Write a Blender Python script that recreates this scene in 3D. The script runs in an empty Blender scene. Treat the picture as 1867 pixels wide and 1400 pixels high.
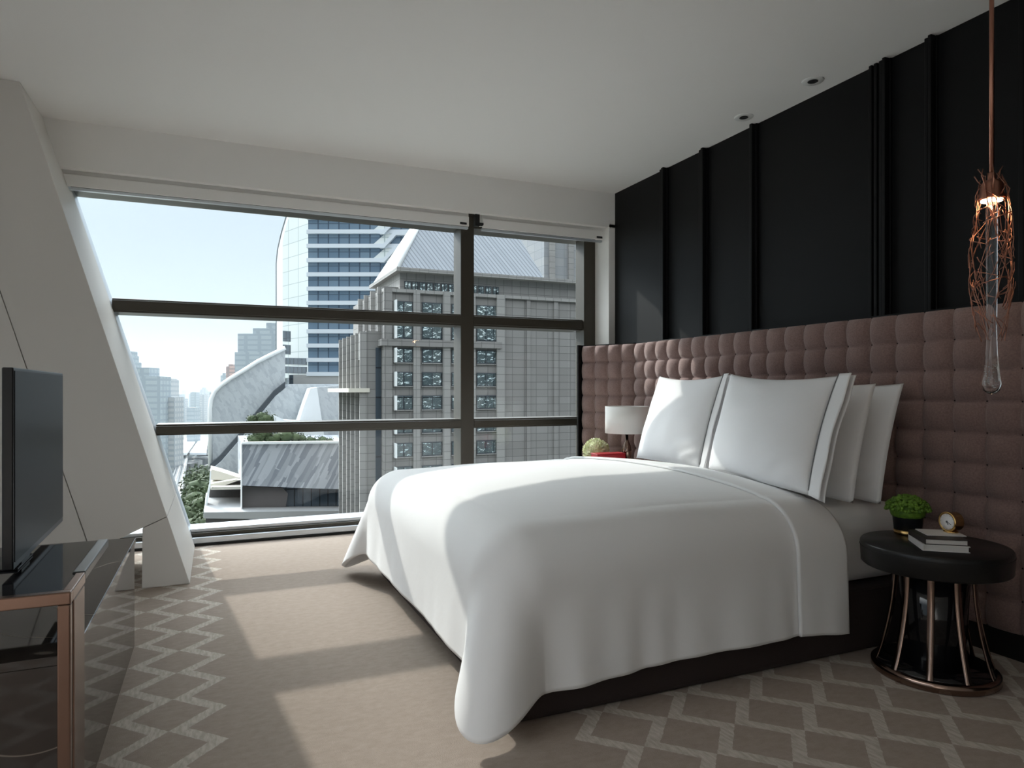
import bpy, math, random
from mathutils import Vector, Matrix, noise
random.seed(7)
SUN_E = 3.1; SKY_E = 1.0; AUREOLE = 9.0; HAZE = .0012
R = math.radians
sc = bpy.context.scene
col = sc.collection

# ------------------------------------------------------------------ camera frame (world z up, window wall along X, headboard wall along Y)
F = 1243.0; EYE = 1.07
TH = math.atan(540.5 / 1243); SN, CS = math.sin(TH), math.cos(TH)
def ray(px, py):
    a = (px - 933.5) / F
    return Vector((SN + a * CS, CS - a * SN, (710 - py) / F))
def atY(px, py, y):
    d = ray(px, py); d = d * (y / d.y); return Vector((d.x, d.y, EYE + d.z))
def atZ(px, py, z):
    d = ray(px, py); d = d * ((z - EYE) / d.z); return Vector((d.x, d.y, z))
def atT(px, py, t):
    d = ray(px, py) * t; return Vector((d.x, d.y, EYE + d.z))

cam_d = bpy.data.cameras.new('camera'); cam = bpy.data.objects.new('camera', cam_d); col.objects.link(cam)
cam.location = (0, 0, EYE); cam.rotation_euler = (R(90), 0, -TH)
cam_d.sensor_width = 36; cam_d.lens = 36 * F / 1867; cam_d.shift_y = 10 / 1867
cam_d.clip_start = 0.05; cam_d.clip_end = 20000
sc.camera = cam

# ------------------------------------------------------------------ helpers
def lin(r, g, b):
    f = lambda c: (c / 255 / 12.92) if c <= 10 else ((c / 255 + .055) / 1.055) ** 2.4
    return (f(r), f(g), f(b), 1)
MATS = {}
def mat(name, color, rough=.6, metal=0, bump=None, spec=.5, coat=0, var=None, sheen=0):
    """bump=(scale,strength[,detail]); var=(scale, color2, contrast)"""
    m = bpy.data.materials.new(name); m.use_nodes = True
    nt = m.node_tree; b = nt.nodes['Principled BSDF']
    b.inputs['Base Color'].default_value = color
    b.inputs['Roughness'].default_value = rough; b.inputs['Metallic'].default_value = metal
    b.inputs['Specular IOR Level'].default_value = spec
    b.inputs['Coat Weight'].default_value = coat
    if sheen: b.inputs['Sheen Weight'].default_value = sheen
    if var or bump:
        tc = nt.nodes.new('ShaderNodeTexCoord')
    if var:
        n = nt.nodes.new('ShaderNodeTexNoise'); n.inputs['Scale'].default_value = var[0]; n.inputs['Detail'].default_value = 5
        nt.links.new(tc.outputs['Object'], n.inputs['Vector'])
        r = nt.nodes.new('ShaderNodeValToRGB'); k = var[2] if len(var) > 2 else .2
        r.color_ramp.elements[0].position = .5 - k; r.color_ramp.elements[1].position = .5 + k
        r.color_ramp.elements[0].color = color; r.color_ramp.elements[1].color = var[1]
        nt.links.new(n.outputs['Fac'], r.inputs['Fac']); nt.links.new(r.outputs['Color'], b.inputs['Base Color'])
    if bump:
        n = nt.nodes.new('ShaderNodeTexNoise'); n.inputs['Scale'].default_value = bump[0]; n.inputs['Detail'].default_value = bump[2] if len(bump) > 2 else 3
        nt.links.new(tc.outputs['Object'], n.inputs['Vector'])
        bp = nt.nodes.new('ShaderNodeBump'); bp.inputs['Strength'].default_value = bump[1]; bp.inputs['Distance'].default_value = bump[3] if len(bump) > 3 else .01
        nt.links.new(n.outputs['Fac'], bp.inputs['Height']); nt.links.new(bp.outputs['Normal'], b.inputs['Normal'])
    MATS[name] = m
    return m

class MB:
    def __init__(s): s.v = []; s.f = []; s.m = []; s.sm = []
    def add(s, vs, fs, mi=0, smooth=False, M=None):
        o = len(s.v)
        s.v += [tuple(M @ Vector(v)) if M else tuple(v) for v in vs]
        for f in fs: s.f.append([i + o for i in f]); s.m.append(mi); s.sm.append(smooth)
        return s
    def box(s, x0, x1, y0, y1, z0, z1, mi=0, M=None):
        vs = [(x, y, z) for z in (z0, z1) for y in (y0, y1) for x in (x0, x1)]
        return s.add(vs, [(0, 2, 3, 1), (4, 5, 7, 6), (0, 1, 5, 4), (2, 6, 7, 3), (0, 4, 6, 2), (1, 3, 7, 5)], mi, False, M)
    def prism(s, poly, off, mi=0, M=None):
        """poly: list of 3-D points (planar), off: extrusion vector"""
        n = len(poly); off = Vector(off)
        vs = [Vector(p) for p in poly] + [Vector(p) + off for p in poly]
        fs = [list(range(n)), list(range(2 * n - 1, n - 1, -1))] + [(i, i + n, (i + 1) % n + n, (i + 1) % n) for i in range(n)]
        return s.add(vs, fs, mi, False, M)
    def tube(s, pts, r, n=8, mi=0, cap=True, smooth=True, M=None):
        pts = [Vector(p) for p in pts]; vs = []; fs = []
        rr = r if isinstance(r, (list, tuple)) else [r] * len(pts)
        up = Vector((0, 0, 1))
        t0 = (pts[1] - pts[0]).normalized()
        if abs(t0.dot(up)) > .9: up = Vector((1, 0, 0))
        for i, p in enumerate(pts):
            t = (pts[min(i + 1, len(pts) - 1)] - pts[max(i - 1, 0)]).normalized()
            a = t.cross(up).normalized(); b = t.cross(a).normalized(); 
            for k in range(n):
                q = 2 * math.pi * k / n
                vs.append(p + (a * math.cos(q) + b * math.sin(q)) * rr[i])
        for i in range(len(pts) - 1):
            for k in range(n):
                fs.append((i * n + k, i * n + (k + 1) % n, (i + 1) * n + (k + 1) % n, (i + 1) * n + k))
        if cap: fs.append(list(range(n - 1, -1, -1))); fs.append([(len(pts) - 1) * n + k for k in range(n)])
        return s.add(vs, fs, mi, smooth, M)
    def lathe(s, prof, n=32, mi=0, smooth=True, M=None, cx=0, cy=0, cz=0):
        vs = []; fs = []
        for (r, z) in prof:
            for k in range(n):
                q = 2 * math.pi * k / n; vs.append((cx + r * math.cos(q), cy + r * math.sin(q), cz + z))
        for i in range(len(prof) - 1):
            for k in range(n):
                fs.append((i * n + k, i * n + (k + 1) % n, (i + 1) * n + (k + 1) % n, (i + 1) * n + k))
        fs.append(list(range(n - 1, -1, -1))); fs.append([(len(prof) - 1) * n + k for k in range(n)])
        return s.add(vs, fs, mi, smooth, M)
    def grid(s, fn, nu, nv, mi=0, smooth=True, M=None):
        vs = [fn(i / nu, j / nv) for j in range(nv + 1) for i in range(nu + 1)]
        fs = [(j * (nu + 1) + i, j * (nu + 1) + i + 1, (j + 1) * (nu + 1) + i + 1, (j + 1) * (nu + 1) + i) for j in range(nv) for i in range(nu)]
        return s.add(vs, fs, mi, smooth, M)
    def sphere(s, c, r, n=12, mi=0, M=None, sc_=(1, 1, 1)):
        vs = []; fs = []; h = max(4, n // 2)
        for j in range(h + 1):
            ph = math.pi * j / h
            for k in range(n):
                q = 2 * math.pi * k / n
                vs.append((c[0] + r * sc_[0] * math.sin(ph) * math.cos(q), c[1] + r * sc_[1] * math.sin(ph) * math.sin(q), c[2] + r * sc_[2] * math.cos(ph)))
        for j in range(h):
            for k in range(n):
                fs.append((j * n + k, (j + 1) * n + k, (j + 1) * n + (k + 1) % n, j * n + (k + 1) % n))
        return s.add(vs, fs, mi, True, M)
    def build(s, name, mats, parent=None, bevel=0, weld=False, **props):
        me = bpy.data.meshes.new(name); me.from_pydata(s.v, [], s.f)
        for m in (mats if isinstance(mats, (list, tuple)) else [mats]): me.materials.append(m)
        for p, mi, sm in zip(me.polygons, s.m, s.sm): p.material_index = mi; p.use_smooth = sm
        me.update()
        import bmesh
        b = bmesh.new(); b.from_mesh(me)
        if weld: bmesh.ops.remove_doubles(b, verts=b.verts, dist=1e-5)
        bmesh.ops.recalc_face_normals(b, faces=b.faces); b.to_mesh(me); b.free()
        o = bpy.data.objects.new(name, me); col.objects.link(o)
        if parent: o.parent = parent
        if bevel:
            md = o.modifiers.new('bevel', 'BEVEL'); md.width = bevel; md.segments = 2; md.limit_method = 'ANGLE'
        for k, v in props.items(): o[k] = v
        return o
def tag(o, label=None, cat=None, group=None, kind=None):
    if label: o['label'] = label
    if cat: o['category'] = cat
    if group: o['group'] = group
    if kind: o['kind'] = kind
    return o
def empty(name, loc=(0, 0, 0), rz=0):
    o = bpy.data.objects.new(name, None); col.objects.link(o); o.location = loc; o.rotation_euler = (0, 0, rz)
    o.empty_display_size = .1; return o
def solid_grid(fn, nu, nv, th_fn=None):
    pass

# ------------------------------------------------------------------ materials
white_paint = mat('white_paint', (.80, .785, .76, 1), .75, spec=.2)
panel_paint = mat('panel_paint', (.66, .635, .60, 1), .45, spec=.35)
black_panel = mat('black_panel', (.0045, .0045, .0050, 1), .5, spec=.16, bump=(3, .03), var=(1.5, (.0065, .0065, .007, 1)))
bronze_frame = mat('bronze_window_frame', (.050, .043, .032, 1), .4, .2)
steel_rail = mat('aluminium_rail', (.62, .66, .70, 1), .3, .7)
dark_gap = mat('dark_gap', (.01, .01, .01, 1), .8)
linen = mat('white_linen', (.82, .82, .82, 1), .85, spec=.15, sheen=.2, bump=(9, .10, 4, .02))
linen2 = mat('white_pillow_linen', (.80, .80, .81, 1), .8, spec=.2, sheen=.2, bump=(14, .12, 4, .015))
piping_m = mat('grey_piping', (.16, .16, .17, 1), .7)
bed_base_m = mat('dark_brown_upholstery', (.028, .018, .016, 1), .8, bump=(200, .2))
rose_gold = mat('rose_bronze', (.21, .135, .105, 1), .25, 1)
bronze_dark = mat('dark_bronze', (.30, .21, .17, 1), .16, 1)
copper = mat('copper', (.42, .20, .14, 1), .33, 1)
brass = mat('brass', (.85, .56, .22, 1), .2, 1)
gloss_black = mat('gloss_black', (.006, .006, .007, 1), .08, spec=.5)
satin_black = mat('satin_black', (.010, .010, .010, 1), .32, spec=.4)
tv_black = mat('television_black', (.004, .004, .005, 1), .3, spec=.3)
screen_m = mat('screen_glass', (.010, .0095, .009, 1), .35, spec=.14)
leaf_m = mat('green_leaf', lin(70, 105, 25), .6, var=(60, lin(110, 150, 45), .15))
pot_m = mat('black_pot', (.014, .015, .018, 1), .45)
paper = mat('book_paper', lin(215, 210, 205), .8, bump=(300, .2))
cover_white = mat('white_book_cover', lin(228, 224, 222), .5)
cover_dark = mat('dark_book_cover', (.03, .024, .024, 1), .5)
dial_m = mat('white_dial', (.85, .85, .86, 1), .4)
shade_m = mat('white_lampshade', (.86, .84, .80, 1), .8)
red_m = mat('red_lacquer', lin(165, 20, 35), .4)
petal = mat('cream_petals', lin(235, 234, 210), .7, var=(40, lin(206, 214, 160), .2))
trim_white = mat('white_trim_ring', (.7, .7, .68, 1), .4)

# glass pane: clear with fresnel reflection
def glass_pane_mat(name, tint, amount=1.0):
    m = bpy.data.materials.new(name); m.use_nodes = True; nt = m.node_tree
    for n in list(nt.nodes): nt.nodes.remove(n)
    out = nt.nodes.new('ShaderNodeOutputMaterial'); mx = nt.nodes.new('ShaderNodeMixShader')
    t = nt.nodes.new('ShaderNodeBsdfTransparent'); t.inputs['Color'].default_value = tint
    g = nt.nodes.new('ShaderNodeBsdfGlossy'); g.inputs['Roughness'].default_value = 0.0
    fr = nt.nodes.new('ShaderNodeFresnel'); fr.inputs['IOR'].default_value = 1.5
    mt = nt.nodes.new('ShaderNodeMath'); mt.operation = 'MULTIPLY'; mt.inputs[1].default_value = amount
    nt.links.new(fr.outputs[0], mt.inputs[0]); nt.links.new(mt.outputs[0], mx.inputs[0])
    nt.links.new(t.outputs[0], mx.inputs[1]); nt.links.new(g.outputs[0], mx.inputs[2]); nt.links.new(mx.outputs[0], out.inputs[0])
    return m
pane_m = glass_pane_mat('window_glass', (.93, .97, .97, 1), .8)
drop_m = bpy.data.materials.new('clear_solid_glass'); drop_m.use_nodes = True
_b = drop_m.node_tree.nodes['Principled BSDF']; _b.inputs['Transmission Weight'].default_value = 1; _b.inputs['Roughness'].default_value = .02
_b.inputs['Base Color'].default_value = (.97, .97, .97, 1); _b.inputs['IOR'].default_value = 1.48
lamp_glow = bpy.data.materials.new('warm_lamp'); lamp_glow.use_nodes = True
_b = lamp_glow.node_tree.nodes['Principled BSDF']; _b.inputs['Emission Color'].default_value = (1, .68, .36, 1); _b.inputs['Emission Strength'].default_value = 14

def carpet_mat():
    m = bpy.data.materials.new('woven_carpet'); m.use_nodes = True; nt = m.node_tree; L = nt.links; N = nt.nodes
    b = N['Principled BSDF']; b.inputs['Roughness'].default_value = .95; b.inputs['Specular IOR Level'].default_value = .1
    tc = N.new('ShaderNodeTexCoord'); sp = N.new('ShaderNodeSeparateXYZ'); L.new(tc.outputs['Object'], sp.inputs[0])
    def mth(op, a, b_=None, c=None):
        n = N.new('ShaderNodeMath'); n.operation = op
        for i, q in enumerate((a, b_, c)):
            if q is None: continue
            if isinstance(q, (int, float)): n.inputs[i].default_value = q
            else: L.new(q, n.inputs[i])
        return n.outputs[0]
    # slight wobble of the woven edge
    nz = N.new('ShaderNodeTexNoise'); nz.inputs['Scale'].default_value = 60; L.new(tc.outputs['Object'], nz.inputs['Vector'])
    wob = mth('MULTIPLY', mth('SUBTRACT', nz.outputs['Fac'], .5), .012)
    X = mth('ADD', sp.outputs['X'], wob); Yv = sp.outputs['Y']
    A, W, S, P = .115, .057, .172, .24
    def zig(c0, y0):   # left edge of band at c0 when Y == y0
        T = mth('PINGPONG', mth('DIVIDE', mth('SUBTRACT', Yv, y0 - 24 * P), P / 2), 1.0)
        d1 = mth('SUBTRACT', X, mth('MULTIPLY', T, A))
        e1 = mth('MULTIPLY', mth('FRACT', mth('DIVIDE', mth('SUBTRACT', d1, c0 - 20 * S), 2 * S)), 2 * S)
        T2 = mth('SUBTRACT', 1.0, T)
        d2 = mth('SUBTRACT', X, mth('MULTIPLY', T2, A))
        e2 = mth('MULTIPLY', mth('FRACT', mth('DIVIDE', mth('SUBTRACT', d2, c0 + S - 20 * S), 2 * S)), 2 * S)
        return mth('MAXIMUM', mth('LESS_THAN', e1, W), mth('LESS_THAN', e2, W)), d1
    bl, dl = zig(-.135, 2.265 - .12)
    br, dr = zig(1.007, 1.836)
    ml = mth('LESS_THAN', dl, -.135 + W + .001); mr = mth('GREATER_THAN', dr, 1.006)
    mask = mth('MAXIMUM', mth('MULTIPLY', bl, ml), mth('MULTIPLY', br, mr))
    # streaky weave in the light bands
    wv = N.new('ShaderNodeTexNoise'); wv.inputs['Scale'].default_value = 90; wv.inputs['Detail'].default_value = 3
    mp = N.new('ShaderNodeMapping'); mp.inputs['Rotation'].default_value = (0, 0, R(35)); mp.inputs['Scale'].default_value = (1, .25, 1)
    L.new(tc.outputs['Object'], mp.inputs[0]); L.new(mp.outputs[0], wv.inputs['Vector'])
    cr = N.new('ShaderNodeValToRGB'); cr.color_ramp.elements[0].position = .35; cr.color_ramp.elements[1].position = .65
    cr.color_ramp.elements[0].color = (.40, .355, .305, 1); cr.color_ramp.elements[1].color = (.54, .485, .43, 1)
    L.new(wv.outputs['Fac'], cr.inputs[0])
    n2 = N.new('ShaderNodeTexNoise'); n2.inputs['Scale'].default_value = 30; n2.inputs['Detail'].default_value = 8; n2.inputs['Roughness'].default_value = .7
    mp2 = N.new('ShaderNodeMapping'); mp2.inputs['Scale'].default_value = (.8, 1.3, 1); L.new(tc.outputs['Object'], mp2.inputs[0]); L.new(mp2.outputs[0], n2.inputs['Vector'])
    c2 = N.new('ShaderNodeValToRGB'); c2.color_ramp.elements[0].position = .35; c2.color_ramp.elements[1].position = .65
    c2.color_ramp.elements[0].color = (.305, .25, .21, 1); c2.color_ramp.elements[1].color = (.355, .295, .25, 1)
    L.new(n2.outputs['Fac'], c2.inputs[0])
    mx = N.new('ShaderNodeMix'); mx.data_type = 'RGBA'; L.new(mask, mx.inputs[0]); L.new(c2.outputs[0], mx.inputs[6]); L.new(cr.outputs[0], mx.inputs[7])
    L.new(mx.outputs[2], b.inputs['Base Color'])
    n3 = N.new('ShaderNodeTexNoise'); n3.inputs['Scale'].default_value = 350; L.new(tc.outputs['Object'], n3.inputs['Vector'])
    bp = N.new('ShaderNodeBump'); bp.inputs['Strength'].default_value = .4; bp.inputs['Distance'].default_value = .004
    L.new(n3.outputs['Fac'], bp.inputs['Height']); L.new(bp.outputs[0], b.inputs['Normal'])
    return m
carpet = carpet_mat()

def marble_mat():
    m = bpy.data.materials.new('dark_marble_gloss'); m.use_nodes = True; nt = m.node_tree; L = nt.links; N = nt.nodes
    b = N['Principled BSDF']; b.inputs['Roughness'].default_value = .04; b.inputs['Specular IOR Level'].default_value = .6
    tc = N.new('ShaderNodeTexCoord'); n = N.new('ShaderNodeTexNoise'); n.inputs['Scale'].default_value = 1.3; n.inputs['Detail'].default_value = 2; n.inputs['Distortion'].default_value = .6
    L.new(tc.outputs['Object'], n.inputs['Vector'])
    cr = N.new('ShaderNodeValToRGB'); e = cr.color_ramp.elements
    e[0].position = .4975; e[0].color = (.030, .023, .019, 1); e[1].position = .5025; e[1].color = (.030, .023, .019, 1)
    q = e.new(.5); q.color = (.20, .17, .14, 1)
    L.new(n.outputs['Fac'], cr.inputs[0]); L.new(cr.outputs[0], b.inputs['Base Color'])
    return m
marble = marble_mat()

def tuft_mat():
    m = mat('mauve_wool', (.20, .130, .117, 1), .95, spec=.1, sheen=.25, var=(150, (.29, .20, .18, 1), .25), bump=(260, .35, 3, .004))
    return m
tuft_m = tuft_mat()

# ------------------------------------------------------------------ setting: floor, ceiling, walls
YW = 5.15; CEIL = 2.706; XW = 3.06; XL = -1.9; YB = -1.7
def struct(o): o['kind'] = 'structure'; return o
struct(MB().box(XL, XW + .1, YB, 5.12, -.12, 0).build('floor', carpet))
struct(MB().box(XL - .1, XW + .12, YB - .1, 5.45, CEIL, CEIL + .15).build('ceiling', white_paint))
# headboard wall: black panelling with vertical mouldings
wr = empty('wall_right'); struct(wr)
MB().box(XW, XW + .12, YB, 4.88, 0, CEIL).build('wall_panel', black_panel, wr)
def moulding(y0, y1, ribs):
    b = MB(); w = (y1 - y0)
    if ribs == 1:
        b.box(XW - .018, XW + .01, y0, y1, 1.36, CEIL - .001); b.box(XW - .042, XW - .015, y0 + w * .3, y1 - w * .3, 1.36, CEIL - .001)
    else:
        b.box(XW - .012, XW + .01, y0, y1, 1.36, CEIL - .001)
        for k in range(ribs):
            c = y0 + w * (k + .5) / ribs; q = w / ribs * .30
            b.box(XW - (.045 if k == 0 else .03), XW - .01, c - q, c + q, 1.36, CEIL - .001)
    b.build('vertical_moulding', black_panel, wr, bevel=.003)
for y0, y1, k in [(4.145, 4.225, 2), (3.70, 3.775, 2), (3.235, 3.29, 1), (2.335, 2.45, 4), (2.10, 2.155, 2), (1.68, 1.75, 2), (1.2, 1.32, 4), (.5, .56, 2), (0, .1, 2)]:
    moulding(y0, y1, k)
# bulkhead over the window and right return
struct(MB().box(XL, XW + .1, 4.88, 4.93, 2.42, CEIL).box(XL, XW, 4.93, 5.45, 2.50, CEIL).build('wall_front', white_paint))
struct(MB().box(3.0, XW + .12, 4.88, 5.45, 0, 2.45).build('wall_return', white_paint, bevel=.004))
# wall_left with a tall window opening, and the wall behind
wl = MB()
wl.box(XL - .12, XL, YB, -1.2, 0, CEIL).box(XL - .12, XL, 2.9, 5.45, 0, CEIL).box(XL - .12, XL, -1.2, 2.9, 0, .25).box(XL - .12, XL, -1.2, 2.9, 2.5, CEIL)
struct(wl.build('wall_left', white_paint))
struct(MB().box(XL, XW + .1, YB - .12, YB, 0, CEIL).build('wall_back', white_paint))

# ------------------------------------------------------------------ window
w1 = empty('window_1'); struct(w1)
def frame(name, x0, x1, y0, y1, z0, z1, m=bronze_frame, bv=.004):
    return MB().box(x0, x1, y0, y1, z0, z1).build(name, m, w1, bevel=bv)
frame('mullion', 1.784, 1.896, 5.12, 5.30, .06, 2.46)
frame('mullion', 2.89, 3.0, 5.10, 5.25, .06, 2.46)
for z0, z1 in ((1.578, 1.668), (.762, .836)):
    b = MB(); x_l = -.137 - .31 * (z0 + z1) / 2 + .02
    b.box(x_l, 1.784, 5.13, 5.35, z0, z1); b.box(x_l, 1.784, 5.115, 5.13, z0 + .012, z1 - .012)
    b.build('transom', bronze_frame, w1, bevel=.003)
    b = MB(); b.box(1.896, 2.89, 5.13, 5.35, z0, z1).box(1.896, 2.89, 5.115, 5.13, z0 + .012, z1 - .012)
    b.build('transom', bronze_frame, w1, bevel=.003)
# head rail
frame('head_rail', -1.9, 3.0, 5.13, 5.35, 2.36, 2.50)
# sill: stepped aluminium rail over a dark base strip
b = MB(); b.box(-1.9, 3.0, 5.12, 5.40, -.12, .015, 1).box(-1.9, 3.0, 5.135, 5.40, .015, .055, 0).box(-1.9, 3.0, 5.17, 5.40, .055, .08, 2).box(-1.9, 3.0, 5.20, 5.40, .08, .105, 0)
b.build('sill_rail', [steel_rail, dark_gap, bronze_frame], w1, bevel=.003)
# slanted jamb along the column
def slx(z): return -.129 - .305 * z
jam = MB()
jam.prism([(slx(0) - .05, 5.12, 0), (slx(0), 5.12, 0), (slx(2.45), 5.12, 2.45), (slx(2.45) - .05, 5.12, 2.45)], (0, .22, 0))
jam.build('slanted_jamb', steel_rail, w1)
for x0, x1, z0, z1 in [(-1.9, 1.79, .1, .77), (-1.9, 1.79, .83, 1.585), (-1.9, 1.79, 1.66, 2.37), (1.89, 2.9, .1, .77), (1.89, 2.9, .83, 1.585), (1.89, 2.9, 1.66, 2.37)]:
    MB().add([(x0, 5.24, z0), (x1, 5.24, z0), (x1, 5.24, z1), (x0, 5.24, z1)], [(0, 1, 2, 3)]).build('glass_pane', pane_m, w1)

# roller blinds rolled up under the bulkhead
def blind(x0, x1, label, mark):
    t = empty('roller_blind', ((x0 + x1) / 2, 5.0, 2.4)); tag(t, label, 'blind', 'roller blinds at the window head')
    ox, oy, oz = t.location
    def bb(n, y0, y1, z0, z1, m, a=x0, c=x1): return MB().box(a - ox, c - ox, y0 - oy, y1 - oy, z0 - oz, z1 - oz).build(n, m, t, bevel=.003)
    bb('cassette', 4.955, 5.08, 2.365, 2.495, white_paint)
    bb('fascia', 4.945, 4.956, 2.325, 2.40, white_paint)
    bb('bottom_bar', 4.96, 4.99, 2.308, 2.325, steel_rail)
    bb('end_bracket', 4.938, 4.944, 2.335, 2.352, dark_gap, mark - .055, mark)
    return t
blind(-1.0, 1.79, 'long white roller blind over the wide left window bay', 1.77)
blind(1.90, 2.985, 'short white roller blind over the narrow right window bay', 2.975)
tb = MB().box(-.018, .018, -.02, .02, -.04, .07).box(.018, .05, -.02, .02, -.03, -.012).build('blind_bracket', dark_gap); tb.location = (1.845, 4.925, 2.36)
tb.location = (1.85, 4.94, 2.37); tag(tb, 'small black bracket between the two roller blinds', 'bracket')

# slanted white column
cl = empty('column_1'); struct(cl)
def cf(x, z): return Vector((x, 4.15 + .08 * z, z))
E0 = .375
def colprism(pts, name, m=panel_paint, dy=0.0, bevel=.004):
    n = len(pts); vs = [cf(x, z) + Vector((0, dy, 0)) for x, z in pts] + [Vector((x, 5.125, z)) for x, z in pts]
    fs = [list(range(n)), list(range(2 * n - 1, n - 1, -1))] + [(i, i + n, (i + 1) % n + n, (i + 1) % n) for i in range(n)]
    return MB().add(vs, fs).build(name, m, cl, bevel=bevel)
seam = .41
colprism([(slx(E0), E0), (slx(CEIL), CEIL), (slx(CEIL) - seam, CEIL), (slx(.20) - seam, .215)], 'column_face', bevel=.003)
colprism([(slx(.20) - seam - .003, .213), (slx(CEIL) - seam - .003, CEIL), (XL, CEIL), (XL, 0), (-1.0, .035)], 'column_face', bevel=.003)
colprism([(slx(0), 0), (slx(E0 - .003), E0 - .003), (-.363, .318), (-.363, 0)], 'column_foot', dy=.002, bevel=.003)
MB().prism([Vector((slx(CEIL) - seam - .03, 4.40, CEIL)), Vector((slx(CEIL) - seam + .03, 4.40, CEIL)), Vector((slx(.3) - seam + .03, 4.20, .3)), Vector((slx(.3) - seam - .03, 4.20, .3))], (0, .01, 0)).build('seam_backing', panel_paint, cl)

# ------------------------------------------------------------------ recessed downlights
def downlight(x, y, label):
    t = empty('recessed_downlight', (x, y, CEIL)); tag(t, label, 'downlight', 'ceiling downlights')
    MB().lathe([(.018, -.002), (.052, -.006), (.056, -.001), (.056, .0), (.018, .0)], 32).build('trim_ring', trim_white, t)
    MB().lathe([(.0, -.0035), (.024, -.004), (.026, -.006), (.018, -.0065), (.016, -.004), (.0, -.004)], 24).build('lamp_recess', dark_gap, t)
downlight(2.902, 2.677, 'recessed ceiling downlight nearest the pendant lamp')
downlight(2.907, 3.198, 'recessed ceiling downlight nearer to the window')

# ------------------------------------------------------------------ tufted headboard
XH = 2.905; HT = 1.415; PY, PZ = .134, .131
hb = empty('headboard', (XH, 2.7, 0)); tag(hb, 'long mauve-brown button-tufted headboard running along the black wall', 'headboard')
def tuft_surface(origin, along, out, ncol, nrow, py, name, parent, off):
    K = 12
    def fn(u, v):
        cu = u * ncol; cv = v * nrow; a = (cu % 1.0); b2 = (cv % 1.0)
        sa = max(0, math.sin(math.pi * a)) ** .5; sb = max(0, math.sin(math.pi * b2)) ** .5
        h = .043 * (.70 * sa * sb + .30 * max(sa, sb)) 
        h -= .003 * (1 - min(1, math.hypot(min(a, 1 - a), min(b2, 1 - b2)) / .16))
        p = Vector(origin) + Vector(along) * (cu * py) + Vector((0, 0, -cv * PZ)) + Vector(out) * h
        return p - off
    m = MB().grid(fn, ncol * K, nrow * K)
    return m.build(name, tuft_m, parent)
nc = 24; Y0 = 4.335
tuft_surface((XH, Y0, HT), (0, -1, 0), (-1, 0, 0), nc, 10, PY, 'tufted_upholstery', hb, Vector((XH, 2.7, 0)))
yend = Y0 - nc * PY
ang = R(23.6); dl = Vector((-math.sin(ang), math.cos(ang), 0)); nl = Vector((-math.cos(ang), -math.sin(ang), 0))
P0 = Vector((XH, Y0, HT)); SL = .50
tuft_surface(P0 + dl * SL, -dl, nl, 4, 10, SL / 4, 'tufted_return', hb, Vector((XH, 2.7, 0)))
bk = MB().box(0, XW - .046 - XH, yend - 2.7, Y0 - 2.7, .105, HT + .008)
bk.box(-.005, XW - .046 - XH, yend - 2.7, Y0 - 2.7, 0, .105, 1)
Pe = P0 + dl * (SL + .012); q = [P0, Pe, Pe - nl * .07, P0 - nl * .07 + Vector((.03, 0, 0))]
bk.prism([Vector((p.x - XH, p.y - 2.7, 0)) for p in q], (0, 0, HT + .008))
q2 = [Pe + nl * .045, Pe - nl * .07, Pe - nl * .07 + dl * .012, Pe + nl * .045 + dl * .012]
bk.prism([Vector((p.x - XH, p.y - 2.7, 0)) for p in q2], (0, 0, HT + .010), 1)
bk.build('back_board', [black_panel, satin_black], hb)

# ------------------------------------------------------------------ bed
bed = empty('bed', (1.83, 2.95, 0)); tag(bed, 'king-size bed base and sheeted mattress under a white duvet', 'bed')
BO = Vector((1.83, 2.95, 0))
MB().box(.872 - BO.x, 2.80 - BO.x, 1.985 - BO.y, 3.92 - BO.y, 0, .25).build('bed_base', bed_base_m, bed, bevel=.02)
mt = MB().box(.90 - BO.x, 2.77 - BO.x, 2.055 - BO.y, 3.85 - BO.y, .25, .575).build('mattress', linen, bed)
md = mt.modifiers.new('b', 'BEVEL'); md.width = .06; md.segments = 6
for p in mt.data.polygons: p.use_smooth = True

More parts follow.
